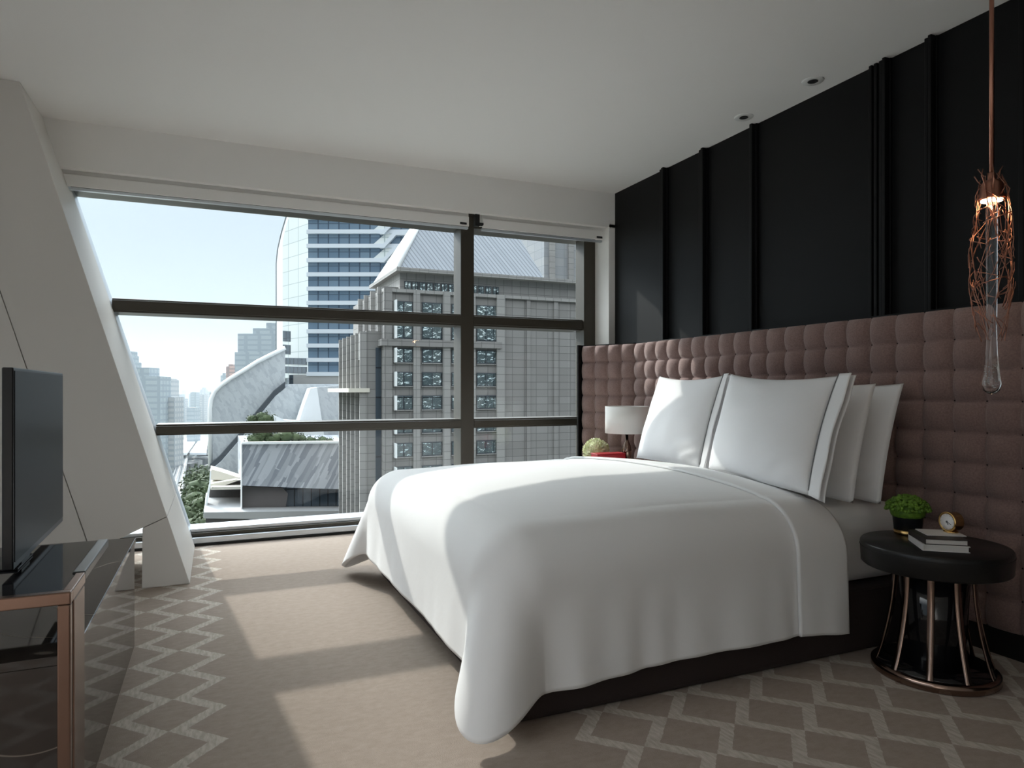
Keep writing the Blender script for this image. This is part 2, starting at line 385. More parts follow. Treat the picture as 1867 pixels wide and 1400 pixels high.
# duvet as a draped sheet
DX0, DX1, DY0, DY1 = .965, 2.29, 2.145, 3.765    # rectangle inside which the sheet lies on top
RR = .17; DROP = .555
def duvet_pt(p, q, lift=0.0, wav=1.0, seed=0.0):
    """p from -a (foot hem) to DX1-DX0, q from -a to W+a"""
    W = DY1 - DY0
    ex = max(0.0, -p); ey = -q if q < 0 else (q - W if q > W else 0.0); sy = -1 if q < 0 else 1
    e = math.hypot(ex, ey); bx = DX0 + max(p, 0); by = DY0 + min(max(q, 0), W)
    u = max(p, 0) / (DX1 - DX0); v = min(max(q, 0), W) / W
    ztop = .612 + .050 * (math.sin(math.pi * min(1, v)) ** .6) * (min(1, u * 2.2) ** .5) - .004
    ztop -= .030 * max(0, (u - .80) / .20) ** 1.5
    ztop -= .012 * (1 - min(1, u * 3)) 
    n3 = noise.noise(Vector((bx * 2.1 + seed, by * 1.9, 3.1))) * .010
    ztop += n3
    if e == 0: return Vector((bx, by, ztop + lift))
    nx, ny = -ex / e, sy * ey / e
    corner = (2 * ex * ey / (e * e)) if e > 0 else 0      # 1 on the diagonal
    fl = R(3.0) + R(22) * corner ** 1.5 + R(3) * noise.noise(Vector((bx * 2, by * 2, 7)))
    arc = RR * (math.pi / 2 - fl)
    rr = RR + lift
    if e < arc:
        t = e / RR; h = rr * math.sin(t); dz = rr - rr * math.cos(t) - lift
        zz = ztop - dz
    else:
        t = arc / RR; st = e - arc
        h = rr * math.sin(t) + st * math.sin(fl); zz = ztop + lift - (rr - rr * math.cos(t)) - st * math.cos(fl)
        d = min(1, st / .40)
        s_ = bx * 1.0 + by * 1.0
        # hanging folds; their depth grows towards the hem and towards the corners
        wy = (ey / e) ** 2
        kfol = (.0028 + .0035 * wy) * math.sin(s_ * 15 + 2.2 * math.sin(s_ * 4.3) + seed) + (.001 + .0026 * wy) * math.sin(s_ * 37 + 1.7 + 1.3 * math.sin(s_ * 9))
        nr = math.exp(-max(bx - DX0, 0) * 3.2) * wy + .35 * (1 - wy) * math.exp(-min(v, 1 - v) * 8)
        kfol *= (1.0 + 1.2 * nr)
        kfol += .009 * nr * math.sin(bx * 26 + 1.2 * math.sin(bx * 11)) * wy
        ph = math.atan2(ey, max(ex, 1e-6)); kfol += .014 * math.cos(4 * (ph - math.pi / 4)) * min(1, corner * 1.5)
        kfol *= d * wav
        h += kfol
    return Vector((bx + nx * h, by + ny * h, max(zz, .030)))
def drape(name, p0, p1, nu, nv, lift, m, parent, off, hem=DROP, th=.022, seed=0.0):
    W = DY1 - DY0
    def hemf(s): return hem
    def fn(i, j):
        p = p0 + (p1 - p0) * i
        a = hem
        q = -a + (W + 2 * a) * j
        # round the sheet corner a little
        hx = hem * .965; hy = hem * (1 + .075 * math.exp(-max(p, 0) * 1.0))
        if p < 0:       # foot end and its two corners: square sheet corner drawn in to a soft point
            a_ = -p / hem; b_ = max(-q, q - W, 0) / hem
            m_ = max(a_, b_); ph = math.atan2(b_, a_)
            E_ = m_ * (hx * math.cos(ph) ** 2 + hy * math.sin(ph) ** 2) * (1 + .25 * math.sin(2 * ph) ** 4)
            p = -E_ * math.cos(ph)
            if b_ > 0: q = -E_ * math.sin(ph) if q < 0 else W + E_ * math.sin(ph)
        elif q < 0: q *= hy / hem
        elif q > W: q = W + (q - W) * hy / hem
        return duvet_pt(p, q, lift, seed=seed) - off
    mb = MB().grid(fn, nu, nv)
    o = mb.build(name, m, parent)
    s = o.modifiers.new('s', 'SOLIDIFY'); s.thickness = th; s.offset = 1 if th > 0 else -1
    return o
dv = empty('duvet', (1.55, 2.95, .6)); tag(dv, 'smooth white duvet draped over the bed down to near the floor', 'duvet')
DO = Vector((1.55, 2.95, .6))
drape('duvet_cover', -DROP - .0, DX1 - DX0 - .05, 150, 230, 0.0, linen, dv, DO)
cuff = drape('turned_down_cuff', 2.03 - DX0, DX1 - DX0, 24, 230, .024, linen, dv, DO, hem=DROP + .0, th=.012, seed=.0)

# ------------------------------------------------------------------ pillows
def pillow(BR, TR, TL, BL, thick, label, flange=.0, piping=False, sag=.05, seed=0):
    BR, TR, TL, BL = map(Vector, (BR, TR, TL, BL))
    c = (BR + BL) / 2; t = empty('pillow', c); tag(t, label, 'pillow', 'pillows leaning on the headboard')
    up = ((TR + TL) / 2 - (BR + BL) / 2); al = (BR - BL); nrm = al.cross(up).normalized()
    if nrm.x > 0: nrm = -nrm
    def base(u, v):   # u: 0 left(far) ->1 right(near), v: 0 bottom -> 1 top, with concave edges and pointed corners
        s = sag
        uu = u + s * (u - .5) * -2 * (math.sin(math.pi * v) ** .8) * .55
        vv = v - s * 1.15 * (v - .5) * 2 * (math.sin(math.pi * u) ** .8) * (.9 if v > .5 else .12)
        return (BL * (1 - uu) + BR * uu) * (1 - vv) + (TL * (1 - uu) + TR * uu) * vv
    def surf(side):
        def fn(u, v):
            p = base(u, v)
            a = (max(0, 1 - (2 * u - 1) ** 2)) ** .55; b = (max(0, 1 - (2 * v - 1) ** 2)) ** .50
            bell = (1 - .28 * v)
            h = thick / 2 * a * b * bell * (1.15 if side > 0 else .85)
            edge = (1 - a * b)
            h += side * 0 + .006 * noise.noise(Vector((u * 5 + seed, v * 5, side))) * (a * b)
            cr = .006 * math.sin((u * 3 - v * 4) * 9 + 3 * noise.noise(Vector((u * 4, v * 4, seed)))) * max(0, 1 - math.hypot(1 - u, v) / .45) * (a * b) ** .3
            h += cr
            return p + nrm * h * side - c
        return fn
    mb = MB(); mb.grid(surf(1), 44, 40); mb.grid(surf(-1), 44, 40)
    mb.build('pillow_body', linen2, t, weld=True)
    if flange:
        fb = MB()
        wd = (BR - BL).normalized()
        def fl(side):
            def fn(u, v):
                p = base(1, v); k = u * flange
                w = .003 * math.sin(v * 13 + seed) * u + .004 * u * math.sin(v * 5 + seed)
                spread = .010 * side * (1 - u * .2) + side * .004 * u
                return p + wd * k + nrm * (w + spread) - c + Vector((0, 0, -.012 * u * (1 - v)))
            return fn
        fb.grid(fl(1), 6, 30); fb.grid(fl(-1), 6, 30)
        o = fb.build('flange', linen2, t)
        sm = o.modifiers.new('s', 'SOLIDIFY'); sm.thickness = .003
    if piping:
        pts = [base(1, v / 30.) + nrm * .013 - c for v in range(1, 31)]
        MB().tube(pts, .0032, 6).build('piping', piping_m, t, label='thin dark grey piping')
    return t
pillow((2.20, 2.04, .640), (2.50, 2.15, 1.134), (2.607, 2.975, 1.158), (2.42, 2.935, .640), .20, 'large white pillow in front of the near stack, dark piping on its side', .085, True, .055, 1.0)
pillow((2.41, 2.975, .640), (2.625, 3.03, 1.153), (2.70, 3.76, 1.16), (2.46, 3.67, .635), .19, 'white pillow nearest the window, half in sunlight', .05, True, .055, 2.0)
pillow((2.385, 1.995, .605), (2.65, 2.10, 1.096), (2.74, 2.98, 1.10), (2.56, 2.90, .60), .13, 'plain white pillow, middle of the three stacked near the night table', 0, False, .03, 3.0)
pillow((2.545, 1.995, .590), (2.80, 2.08, 1.098), (2.815, 2.95, 1.08), (2.70, 2.90, .595), .12, 'plain white pillow rearmost against the tufted headboard', 0, False, .03, 4.0)

# ------------------------------------------------------------------ round night tables
def night_table(x, y, label):
    t = empty('night_table', (x, y, 0)); tag(t, label, 'night table', 'round night tables beside the bed')
    MB().lathe([(0, 0), (.205, 0), (.212, .006), (.212, .03), (.205, .036), (.0, .036)], 64).build('base_ring', bronze_dark, t)
    MB().lathe([(0, .036), (.196, .036), (.196, .042), (0, .042)], 64).build('base_plate', gloss_black, t)
    MB().lathe([(0, .402), (.240, .402), (.247, .408), (.250, .47), (.250, .482), (.246, .488), (0, .488)], 72).build('table_top', satin_black, t)
    # drawer line around the drum
    MB().lathe([(.2495, .468), (.2512, .468), (.2512, .4695), (.2495, .4695)], 72).build('drawer_joint', dark_gap, t)
    for k in range(10):
        a = 2 * math.pi * k / 10 + .54
        pts = []
        for i in range(15):
            s = i / 14; z = .038 + s * (.404 - .038)
            r = .196 - .062 * (math.sin(s * math.pi / 2) ** .85)
            pts.append((r, z))
        mb = MB(); vs = []; fs = []
        wd = .0115
        for r, z in pts:
            for dr in (-.003, .003):
                for w in (-wd, wd):
                    vs.append((r + dr, w, z))
        for i in range(14):
            o = i * 4; fs += [(o, o + 1, o + 5, o + 4), (o + 2, o + 6, o + 7, o + 3), (o, o + 4, o + 6, o + 2), (o + 1, o + 3, o + 7, o + 5)]
        mb.add(vs, fs, 0, True, Matrix.Rotation(a, 4, 'Z')); mb.build('curved_rib', bronze_dark, t, bevel=0)
    MB().lathe([(0, .042), (.115, .042), (.108, .2), (.118, .402), (0, .402)], 48).build('inner_core', gloss_black, t)
    return t
night_table(2.49, 1.727, 'round black night table with curved bronze ribs in front of the headboard')
night_table(2.53, 4.235, 'round black night table on the window side, mostly hidden behind the bed')

# potted plant
pp = empty('potted_plant', (2.56, 1.885, .488)); tag(pp, 'small round green plant in a black pot on the night table', 'plant')
MB().lathe([(0, .0), (.048, 0), (.050, .004), (.051, .018), (0, .018)], 40).build('brass_foot', brass, pp)
MB().lathe([(0, .018), (.0495, .018), (.058, .100), (.060, .104), (.055, .105), (.053, .092), (0, .092)], 40).build('pot', pot_m, pp)
fo = MB()
for k in range(520):
    u = random.random(); th = random.random() * 2 * math.pi; ph = math.acos(1 - u * 1.05) if u < .95 else 1.5
    r = .078 * (.86 + .16 * random.random()); hz = .055
    cx, cy, cz = r * math.sin(ph) * math.cos(th), r * math.sin(ph) * math.sin(th), .098 + hz * math.cos(ph) * (.9 + .15 * random.random())
    s = random.uniform(.0055, .0095)
    fo.sphere((cx, cy, cz), s, 6, 0, None, (1, 1, .8))
fo.sphere((0, 0, .095), .066, 16, 0, None, (1, 1, .75))
fo.build('foliage', leaf_m, pp)

# books, leaflet, clock
def book(cx, cy, z, rz, w, d, h, label, cm, pm=paper):
    t = empty('book', (cx, cy, z), rz); tag(t, label, 'book', 'small stack on the night table')
    c = MB().box(-w / 2, w / 2, -d / 2, d / 2, 0, .002).box(-w / 2, w / 2, -d / 2, d / 2, h - .002, h).box(-w / 2, -w / 2 + .003, -d / 2, d / 2, .002, h - .002)
    c.build('cover', cm, t)
    MB().box(-w / 2 + .003, w / 2 - .004, -d / 2 + .004, d / 2 - .004, .002, h - .002).build('page_block', pm, t)
    return t
brz = math.atan2(-.634, .773)
book(2.459, 1.690, .4882, brz, .150, .185, .022, 'white hardback book at the bottom of the stack', cover_white)
book(2.461, 1.693, .5104, brz + .05, .142, .175, .020, 'white paged book with dark cover lying on the bottom book', cover_dark)
lf = MB().box(-.066, .066, -.06, .05, 0, .003).build('notepad', cover_white); lf.location = (2.50, 1.712, .5306); lf.rotation_euler = (0, 0, brz + .1)
tag(lf, 'thin white notepad on top of the books under the clock', 'notepad')
ck = empty('desk_clock', (2.537, 1.693, .5338), R(180 - 8)); tag(ck, 'round gold desk clock with white dial on top of the books', 'clock')
RX = Matrix.Translation((0, 0, .040)) @ Matrix.Rotation(R(90), 4, 'Y')
MB().lathe([(0, -.028), (.030, -.028), (.0345, -.024), (.0345, .012), (.037, .014), (.037, .020), (.033, .022), (.030, .018), (.0, .018)], 48, M=RX).build('clock_case', brass, ck)
MB().lathe([(0, .0185), (.0295, .0185), (.0295, .0195), (0, .0195)], 40, M=RX).build('dial', dial_m, ck)
hd = MB(); hd.box(-.0012, .0012, 0, .020, .0200, .0206, M=RX @ Matrix.Rotation(R(-25), 4, 'Z')); hd.box(-.0016, .0016, 0, .013, .0208, .0213, M=RX @ Matrix.Rotation(R(-60), 4, 'Z')); hd.lathe([(0, .020), (.004, .020), (.004, .0216), (0, .0216)], 16, M=RX)
for k in range(12): hd.box(-.0006, .0006, .0245, .028, .0197, .0199, M=RX @ Matrix.Rotation(R(30 * k), 4, 'Z'))
hd.build('hands', piping_m, ck, label='dark hands and hour marks')
MB().lathe([(0, 0), (.024, 0), (.026, .003), (.020, .006), (0, .006)], 32).build('clock_foot', brass, ck)

# ------------------------------------------------------------------ far bedside: lamp, flowers, red box
tl = empty('table_lamp', (2.705, 4.155, .488)); tag(tl, 'table lamp with white drum shade in front of the tufted return', 'lamp')
sh = MB().lathe([(.155, .270), (.155, .462), (.153, .462), (.153, .270)], 56); sh.build('lamp_shade', shade_m, tl)
MB().lathe([(0, 0), (.055, 0), (.055, .012), (.018, .02), (.012, .06), (.030, .10), (.036, .14), (.028, .18), (.012, .22), (.008, .30), (0, .30)], 32).build('lamp_base', bronze_dark, tl)
MB().tube([(-.154, 0, .44), (.154, 0, .44)], .002, 6).tube([(0, 0, .29), (0, 0, .44)], .004, 6).build('shade_fitter', bronze_dark, tl)
fv = empty('flower_arrangement', (2.56, 4.34, .488)); tag(fv, 'ball of cream flowers in a clear vase beside the red box', 'flowers')
fb = MB()
for k in range(380):
    v = Vector((random.gauss(0, 1), random.gauss(0, 1), random.gauss(0, 1) * .9)).normalized()
    rr = .088 * random.uniform(.88, 1.05); s = random.uniform(.008, .014)
    M = Matrix.Translation(v * rr + Vector((0, 0, .125))) @ v.to_track_quat('Z', 'Y').to_matrix().to_4x4()
    for q in range(4):
        fb.add([(0, 0, 0), (s, s * .5, .008), (s * 1.5, 0, .012), (s, -s * .5, .004)], [(0, 1, 2, 3)], 0, False, M @ Matrix.Rotation(q * math.pi / 2, 4, 'Z'))
fb.sphere((0, 0, .125), .080, 20)
fb.build('blossoms', petal, fv)
MB().lathe([(0, 0), (.042, 0), (.045, .004), (.05, .07), (.047, .07), (.042, .008), (0, .008)], 32).build('vase', drop_m, fv)
rb = MB().box(-.11, .11, -.05, .05, 0, .128).box(-.113, .113, -.053, .053, .128, .137).build('red_box', red_m, bevel=.003); rb.location = (2.528, 4.12, .488); rb.rotation_euler = (0, 0, R(-3))
tag(rb, 'low red box on the far night table beside the flowers', 'box')

# ------------------------------------------------------------------ pendant lamp
pl = empty('pendant_lamp', (2.49, 1.518, CEIL)); tag(pl, 'copper pendant with tangled twig cage and clear glass drop over night table', 'pendant lamp')
PZ0 = -CEIL
MB().tube([(0, 0, 0), (0, 0, 1.815 + PZ0)], .0075, 12).lathe([(0, -.025), (.05, -.022), (.055, 0), (0, 0)], 32).build('suspension_rod', copper, pl)
MB().lathe([(0, 1.828), (.010, 1.828), (.013, 1.812), (.012, 1.805), (.026, 1.798), (.034, 1.785), (.037, 1.745), (.041, 1.738), (.041, 1.734), (.0, 1.734)], 40, cz=PZ0).build('socket_cup', copper, pl)
MB().lathe([(0, 1.728), (.033, 1.728), (.033, 1.7335), (0, 1.7335)], 32, cz=PZ0).build('light_disc', lamp_glow, pl)
MB().lathe([(0, 1.725), (.016, 1.724), (.0175, 1.70), (.017, 1.5), (.016, 1.35), (.015, 1.28), (.017, 1.20), (.024, 1.12), (.028, 1.09), (.024, 1.066), (.012, 1.056), (0, 1.054)][::-1], 32, cz=PZ0).build('glass_drop', drop_m, pl)
bb = MB()
for k in range(60):
    z = 1.075 + .09 * random.random() ** 1.3; r = .016 * random.random() ** .5; a = random.random() * 6.28
    bb.sphere((r * math.cos(a), r * math.sin(a), z + PZ0), random.uniform(.0008, .002), 6)
bb.build('glass_bubbles', trim_white, pl)
tw = MB()
def cage_r(z):   # z world
    s = (z - 1.25) / (1.80 - 1.25)
    return   .026 + .037 * max(0, math.sin(math.pi * min(1, max(0, s * .92 + .06)))) ** .7
for k in range(105):
    z = random.uniform(1.28, 1.74); a = random.random() * 6.28
    if k < 42: L_ = random.uniform(.12, .30); tilt = random.uniform(-.35, .35)
    else: L_ = random.uniform(.05, .12); tilt = random.uniform(-1.35, 1.35)
    pts = []; n = 7; w = random.uniform(-.006, .006)
    for i in range(n):
        s = i / (n - 1) - .5
        zz = z + s * L_ * math.cos(tilt); zz = min(1.815, max(1.24, zz)); r = cage_r(zz) + w + .0015 * math.sin(i * 2.1 + k)
        aa = a + s * L_ * math.sin(tilt) / .05 + .03 * math.sin(i * 1.7 + k)
        pts.append((r * math.cos(aa), r * math.sin(aa), zz + PZ0))
    tw.tube(pts, random.uniform(.0010, .0018), 5)
for k in range(9):
    a = k * .7 + .3; pts = [((.036 + .016 * math.sin(i * 1.2 + k)) * math.cos(a), (.036 + .016 * math.sin(i * 1.2 + k)) * math.sin(a), 1.74 + i * .02 * (1 + .2 * (k % 3)) + PZ0) for i in range(5)]
    tw.tube(pts, .002, 5)
tw.build('twig_cage', copper, pl)
ld = bpy.data.lights.new('pendant_bulb', 'POINT'); ld.energy = .9; ld.color = (1, .68, .4); ld.shadow_soft_size = .02
lo = bpy.data.objects.new('pendant_bulb', ld); col.objects.link(lo); lo.parent = pl; lo.location = (.0, 0, 1.718 + PZ0); lo['kind'] = 'helper'
lo.location = (-.026, -.012, 1.712 + PZ0)

# ------------------------------------------------------------------ media console, desk, television
co = empty('media_console', (-.70, 2.4, 0)); tag(co, 'long low glossy dark marble media console along the left side', 'console')
MB().box(-.55, .395, -.53, .84, .43, .452).build('console_top', marble, co, bevel=.002)
MB().box(-.54, .390, -.525, .835, .0, .428).build('console_body', marble, co)
dk = empty('desk', (-.75, 2.2, 0)); tag(dk, 'bronze framed desk with thin dark glass top standing over the console end', 'desk')
DT = .605
MB().box(-.75, .435, -.345, .225, DT - .012, DT).build('desk_top', gloss_black, dk, bevel=.002)
def bar(x0, x1, y0, y1, z0, z1): return MB().box(x0, x1, y0, y1, z0, z1)
bar(-.75, .447, -.37, -.345, DT - .026, DT + .003).build('front_rail', rose_gold, dk, bevel=.003)
bar(.425, .447, -.345, -.18, DT - .026, DT + .002).build('side_rail', rose_gold, dk, bevel=.003)
bar(.418, .447, -.18, .23, DT - .020, DT + .004).build('side_edge', satin_black, dk, bevel=.003)
bar(.420, .446, -.37, -.344, 0, DT - .026).build('leg', rose_gold, dk, bevel=.003)
bar(.436, .447, -.330, -.19, 0, DT - .026).build('side_leg', rose_gold, dk, bevel=.003)
bar(.434, .4365, -.343, -.331, 0, DT - .03).build('leg_inlay', steel_rail, dk)

tv = empty('television', (-.47, 2.39, DT)); tag(tv, 'slim black television seen nearly edge-on above the desk', 'television')
P1 = Vector((-.46, 2.045)); P2 = Vector((-.477, 2.74)); dd = (P2 - P1); rz = math.atan2(dd.y, dd.x); Lt = dd.length
tv.rotation_euler = (0, 0, rz - math.pi / 2)
mid = (P1 + P2) / 2; tv.location = (mid.x, mid.y, DT)
h0, h1 = .016, .520
MB().box(-.024, -.0, -Lt / 2, Lt / 2, h0, h1).build('television_housing', tv_black, tv, bevel=.003)
MB().box(.0, .0015, -Lt / 2 + .010, Lt / 2 - .010, h0 + .018, h1 - .008).build('screen', screen_m, tv)
def tvb(u, v):
    y = (u - .5) * Lt * .8; z = h0 + .05 + v * (h1 - h0 - .1)
    return (-.022 - .045 * (math.sin(math.pi * u) ** .4) * (math.sin(math.pi * v) ** .4), y, z)
MB().grid(tvb, 20, 20).build('rear_cover', tv_black, tv)
MB().box(-.11, -.004, -.28, -.10, .0005, .006).box(-.020, -.004, -.24, -.14, .006, .03).build('stand', tv_black, tv, bevel=.002)


# ================================================================== EXTERIOR
GZ = -60.0
def facade_mat(name, c1, c2, sx, sz, mortar, msize=.03, rough=.8, metal=0, bump=0):
    m = bpy.data.materials.new(name); m.use_nodes = True; nt = m.node_tree; N = nt.nodes; L = nt.links
    b = N['Principled BSDF']; b.inputs['Roughness'].default_value = rough; b.inputs['Metallic'].default_value = metal
    g = N.new('ShaderNodeNewGeometry'); sp = N.new('ShaderNodeSeparateXYZ'); L.new(g.outputs['Position'], sp.inputs[0])
    ad = N.new('ShaderNodeMath'); ad.operation = 'ADD'; L.new(sp.outputs['X'], ad.inputs[0]); L.new(sp.outputs['Y'], ad.inputs[1])
    cb = N.new('ShaderNodeCombineXYZ'); L.new(ad.outputs[0], cb.inputs[0]); L.new(sp.outputs['Z'], cb.inputs[1])
    br = N.new('ShaderNodeTexBrick'); br.offset = 0; L.new(cb.outputs[0], br.inputs['Vector'])
    br.inputs['Scale'].default_value = 1; br.inputs['Brick Width'].default_value = sx; br.inputs['Row Height'].default_value = sz
    br.inputs['Mortar Size'].default_value = msize; br.inputs['Color1'].default_value = c1; br.inputs['Color2'].default_value = c2; br.inputs['Mortar'].default_value = mortar
    L.new(br.outputs['Color'], b.inputs['Base Color'])
    if bump:
        n = N.new('ShaderNodeTexNoise'); n.inputs['Scale'].default_value = bump; n.inputs['Detail'].default_value = 2; L.new(g.outputs['Position'], n.inputs['Vector'])
        bp = N.new('ShaderNodeBump'); bp.inputs['Strength'].default_value = 1.0; bp.inputs['Distance'].default_value = .30 if bump > 1 else .12; L.new(n.outputs['Fac'], bp.inputs['Height']); L.new(bp.outputs[0], b.inputs['Normal'])
    return m
stone = facade_mat('granite_cladding', (.215, .205, .195, 1), (.25, .24, .23, 1), 1.9, 1.07, (.12, .115, .11, 1), .04)
stone_light = facade_mat('light_granite', (.27, .26, .25, 1), (.31, .30, .285, 1), 1.3, 1.07, (.17, .165, .16, 1), .04)
con_tower_m = facade_mat('grey_concrete_tiles', (.26, .27, .28, 1), (.31, .31, .31, 1), 3.2, 1.6, (.22, .23, .24, 1), .06)
roof_m = facade_mat('ribbed_metal_roof', (.24, .26, .28, 1), (.28, .30, .32, 1), .62, 400, (.14, .15, .17, 1), .09, .5, .1)
wglass = facade_mat('reflective_window', (.22, .27, .28, 1), (.34, .39, .39, 1), 1.3, 8, (.03, .035, .04, 1), .05, .03, .9, 1.6)
bglass = facade_mat('blue_curtain_glass', (.17, .25, .34, 1), (.24, .33, .42, 1), 1.5, 3.94, (.09, .13, .18, 1), .10, .12, .45, .25)
dglass = facade_mat('dark_curtain_glass', (.05, .07, .09, 1), (.07, .09, .11, 1), 1.4, 4, (.02, .025, .03, 1), .1, .1, .3)
pale_panel = facade_mat('pale_panel', (.60, .64, .63, 1), (.66, .69, .68, 1), 3.5, 3.94, (.36, .42, .42, 1), .09)
band_m = mat('white_band', (.58, .62, .66, 1), .6)
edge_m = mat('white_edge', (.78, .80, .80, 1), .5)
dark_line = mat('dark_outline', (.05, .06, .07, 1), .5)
cream_m = mat('cream_stone', (.62, .58, .50, 1), .8)
grey_conc = mat('grey_concrete', (.28, .28, .28, 1), .85, var=(.15, (.34, .34, .33, 1)))
dark_conc = mat('dark_podium', (.07, .068, .066, 1), .6, var=(.2, (.11, .10, .10, 1)))
tree_m = mat('tree_leaves', (.030, .050, .018, 1), .8, var=(.5, (.06, .085, .03, 1)))
bark = mat('bark', (.08, .06, .045, 1), .9)
def alu_mat(name, c1, c2, rot, sc1, sc2):
    m = mat(name, c1, .35, .35); nt = m.node_tree; N = nt.nodes; L = nt.links; b = N['Principled BSDF']
    g = N.new('ShaderNodeNewGeometry'); mp = N.new('ShaderNodeMapping'); mp.inputs['Rotation'].default_value = (0, rot, 0); mp2 = N.new('ShaderNodeMapping'); mp2.inputs['Scale'].default_value = (sc1, .3, sc2); L.new(mp.outputs[0], mp2.inputs[0])
    L.new(g.outputs['Position'], mp.inputs[0]); v = N.new('ShaderNodeTexVoronoi'); v.inputs['Scale'].default_value = 1; L.new(mp2.outputs[0], v.inputs['Vector'])
    v.distance = 'CHEBYCHEV'
    cr = N.new('ShaderNodeValToRGB'); cr.color_ramp.elements[0].position = .15; cr.color_ramp.elements[1].position = .7
    cr.color_ramp.elements[0].color = c1; cr.color_ramp.elements[1].color = c2
    sx = N.new('ShaderNodeSeparateColor'); L.new(v.outputs['Color'], sx.inputs[0])
    L.new(sx.outputs[0], cr.inputs[0]); L.new(cr.outputs[0], b.inputs['Base Color'])
    bp = N.new('ShaderNodeBump'); bp.inputs['Strength'].default_value = .35; bp.inputs['Distance'].default_value = .3; L.new(sx.outputs[1], bp.inputs['Height']); L.new(bp.outputs[0], b.inputs['Normal'])
    return m
alu = alu_mat('aluminium_shingles', (.46, .49, .52, 1), (.55, .58, .60, 1), R(30), 1.9, .8)
alu2 = alu_mat('striped_aluminium', (.30, .32, .36, 1), (.55, .57, .61, 1), R(-28), 1.7, .20)

gr = struct(MB().box(-4000, 5000, 20, 9000, GZ - 2, GZ).build('ground', mat('city_ground', (.13, .14, .11, 1), .95, var=(.01, (.20, .20, .18, 1), .25))))

# ---- stone tower with hipped roof
st = empty('stone_tower', (30, 95, GZ)); tag(st, 'grey granite tower with hipped ribbed roof filling the view right of centre', 'building')
SO = Vector((30, 95, GZ))
def xk(px, y): return atY(px, 700, y).x
def depth_at(x, px): d = ray(px, 700); return x * d.y / d.x
def zk(px, py, y): return atY(px, py, y).z
def sb(name, m, x0, x1, y0, y1, z0, z1, parent=st, off=SO, bevel=0):
    return MB().box(x0 - off.x, x1 - off.x, y0 - off.y, y1 - off.y, z0 - off.z, z1 - off.z).build(name, m, parent, bevel=bevel)
XR = xk(1085, 90)
xM = xk(700, 90); x2 = xk(668, 91.5); x1_ = xk(699.5, 91.5); xA = xk(729, 90.6)
zEave = zk(726, 489, 90); zT2 = zk(668, 603, 91.5); zT1 = zk(697, 522, 91.5); zLedge = zk(668, 711, 91.5)
zAtt = zk(726, 527, 90)
yA2 = depth_at(x2, 628); yA1 = depth_at(x1_, 663)
sb('main_wall', stone, xM, XR, 90, 112, GZ, zAtt)
sb('stepped_wall', stone, x2, xM + .3, 91.5, yA2, GZ, zT2)
sb('upper_stepped_wall', stone, x1_, XR, 91.5, yA1, zT2 - 1, zT1)
sb('attic_wall', stone_light, xA, XR - .5, 90.6, 106, zAtt - .3, zEave)
# cornices
sb('cornice', stone, xM - .5, xk(912, 90), 89.3, 92, zk(726, 631, 90), zk(726, 619, 90))
sb('cornice', stone_light, xM - .1, XR, 89.6, 91, zk(726, 533, 90), zk(726, 527, 90))
# pale ledge on the stepped side and fins
sb('ledge', cream_m, x2 - 2.4, x2 + .4, 91.3, yA2 + 1, zLedge - .3, zLedge + .25)
for nm, xx, ya, yb, z0, z1, n in (('side_fin', x2, 91.6, yA2, zLedge, zT2 - .1, 6), ('side_fin', x1_, 91.6, yA1, zT2, zT1 - .1, 4), ('side_fin', x2, 91.8, yA2, GZ + 20, zLedge - .4, 6)):
    for k in range(n):
        y = ya + (yb - ya) * k / (n - 1)
        sb(nm, stone_light, xx - .85, xx, y - .17, y + .17, z0, z1)
    sb('side_glazing', dglass, xx - .12, xx - .02, ya, yb, z0, z1 - .4)
for k in range(3):
    y = 93.5 + (yA2 - 93.5) * k / 2.6
    sb('side_panel', stone_light, x2 - .5, x2 - .1, y, y + 1.4, zT2 - 3.8, zT2 - .2)
# front pilasters
for a, b_ in ((700, 715), (754, 766), (808, 821), (857, 867), (906, 921)):
    sb('pilaster', stone_light if a > 750 else stone, xk(a, 89.6), xk(b_, 89.6), 89.55, 90.05, GZ, zAtt)
for a in (960, 1010, 1052):
    sb('pilaster', stone, xk(a, 89.8), xk(a + 7, 89.8), 89.75, 90.05, GZ, zAtt)
# dark slot with glazed reveal on the stepped front
sb('slot_glazing', dglass, xk(685, 91.4), xk(695, 91.4), 91.38, 91.5, GZ, zk(690, 634, 91.4))
# windows
T_ = 90 / ray(735, 700).y
def zrow(y): return EYE + (710 - y) / F * T_
def window_pair(w, h, g=wglass):
    o = MB().box(0, w, -.10, .0, 0, h, 0).box(-.05, w + .05, -.22, .0, -.12, .0, 1).build('window', [dark_line, stone_light], st)
    MB().box(.12, w / 2 - .07, -.13, -.09, .14, h - .14, 0).box(w / 2 + .07, w - .12, -.13, -.09, .14, h - .14, 0).build('pane', g, o)
    return o
def copy_part(o):
    c = o.copy(); col.objects.link(c)
    for ch in [q for q in col.objects if q.parent == o]:
        k = ch.copy(); col.objects.link(k); k.parent = c
    return c
proto = {}
for ci, (a, b_) in enumerate(((718, 752), (769, 806), (823, 856), (868.5, 905))):
    xa = xk(a, 90); w = xk(b_, 90) - xa
    for k in range(-2, 9):
        zt = zrow(549 + 2 * 43 + 43 * k); h = 26 / F * T_
        key = ci
        if key not in proto:
            o = window_pair(w, h); proto[key] = o
        else:
            o = copy_part(proto[key])
        o.location = (xa - SO.x, 89.98 - SO.y, zt - h - SO.z)
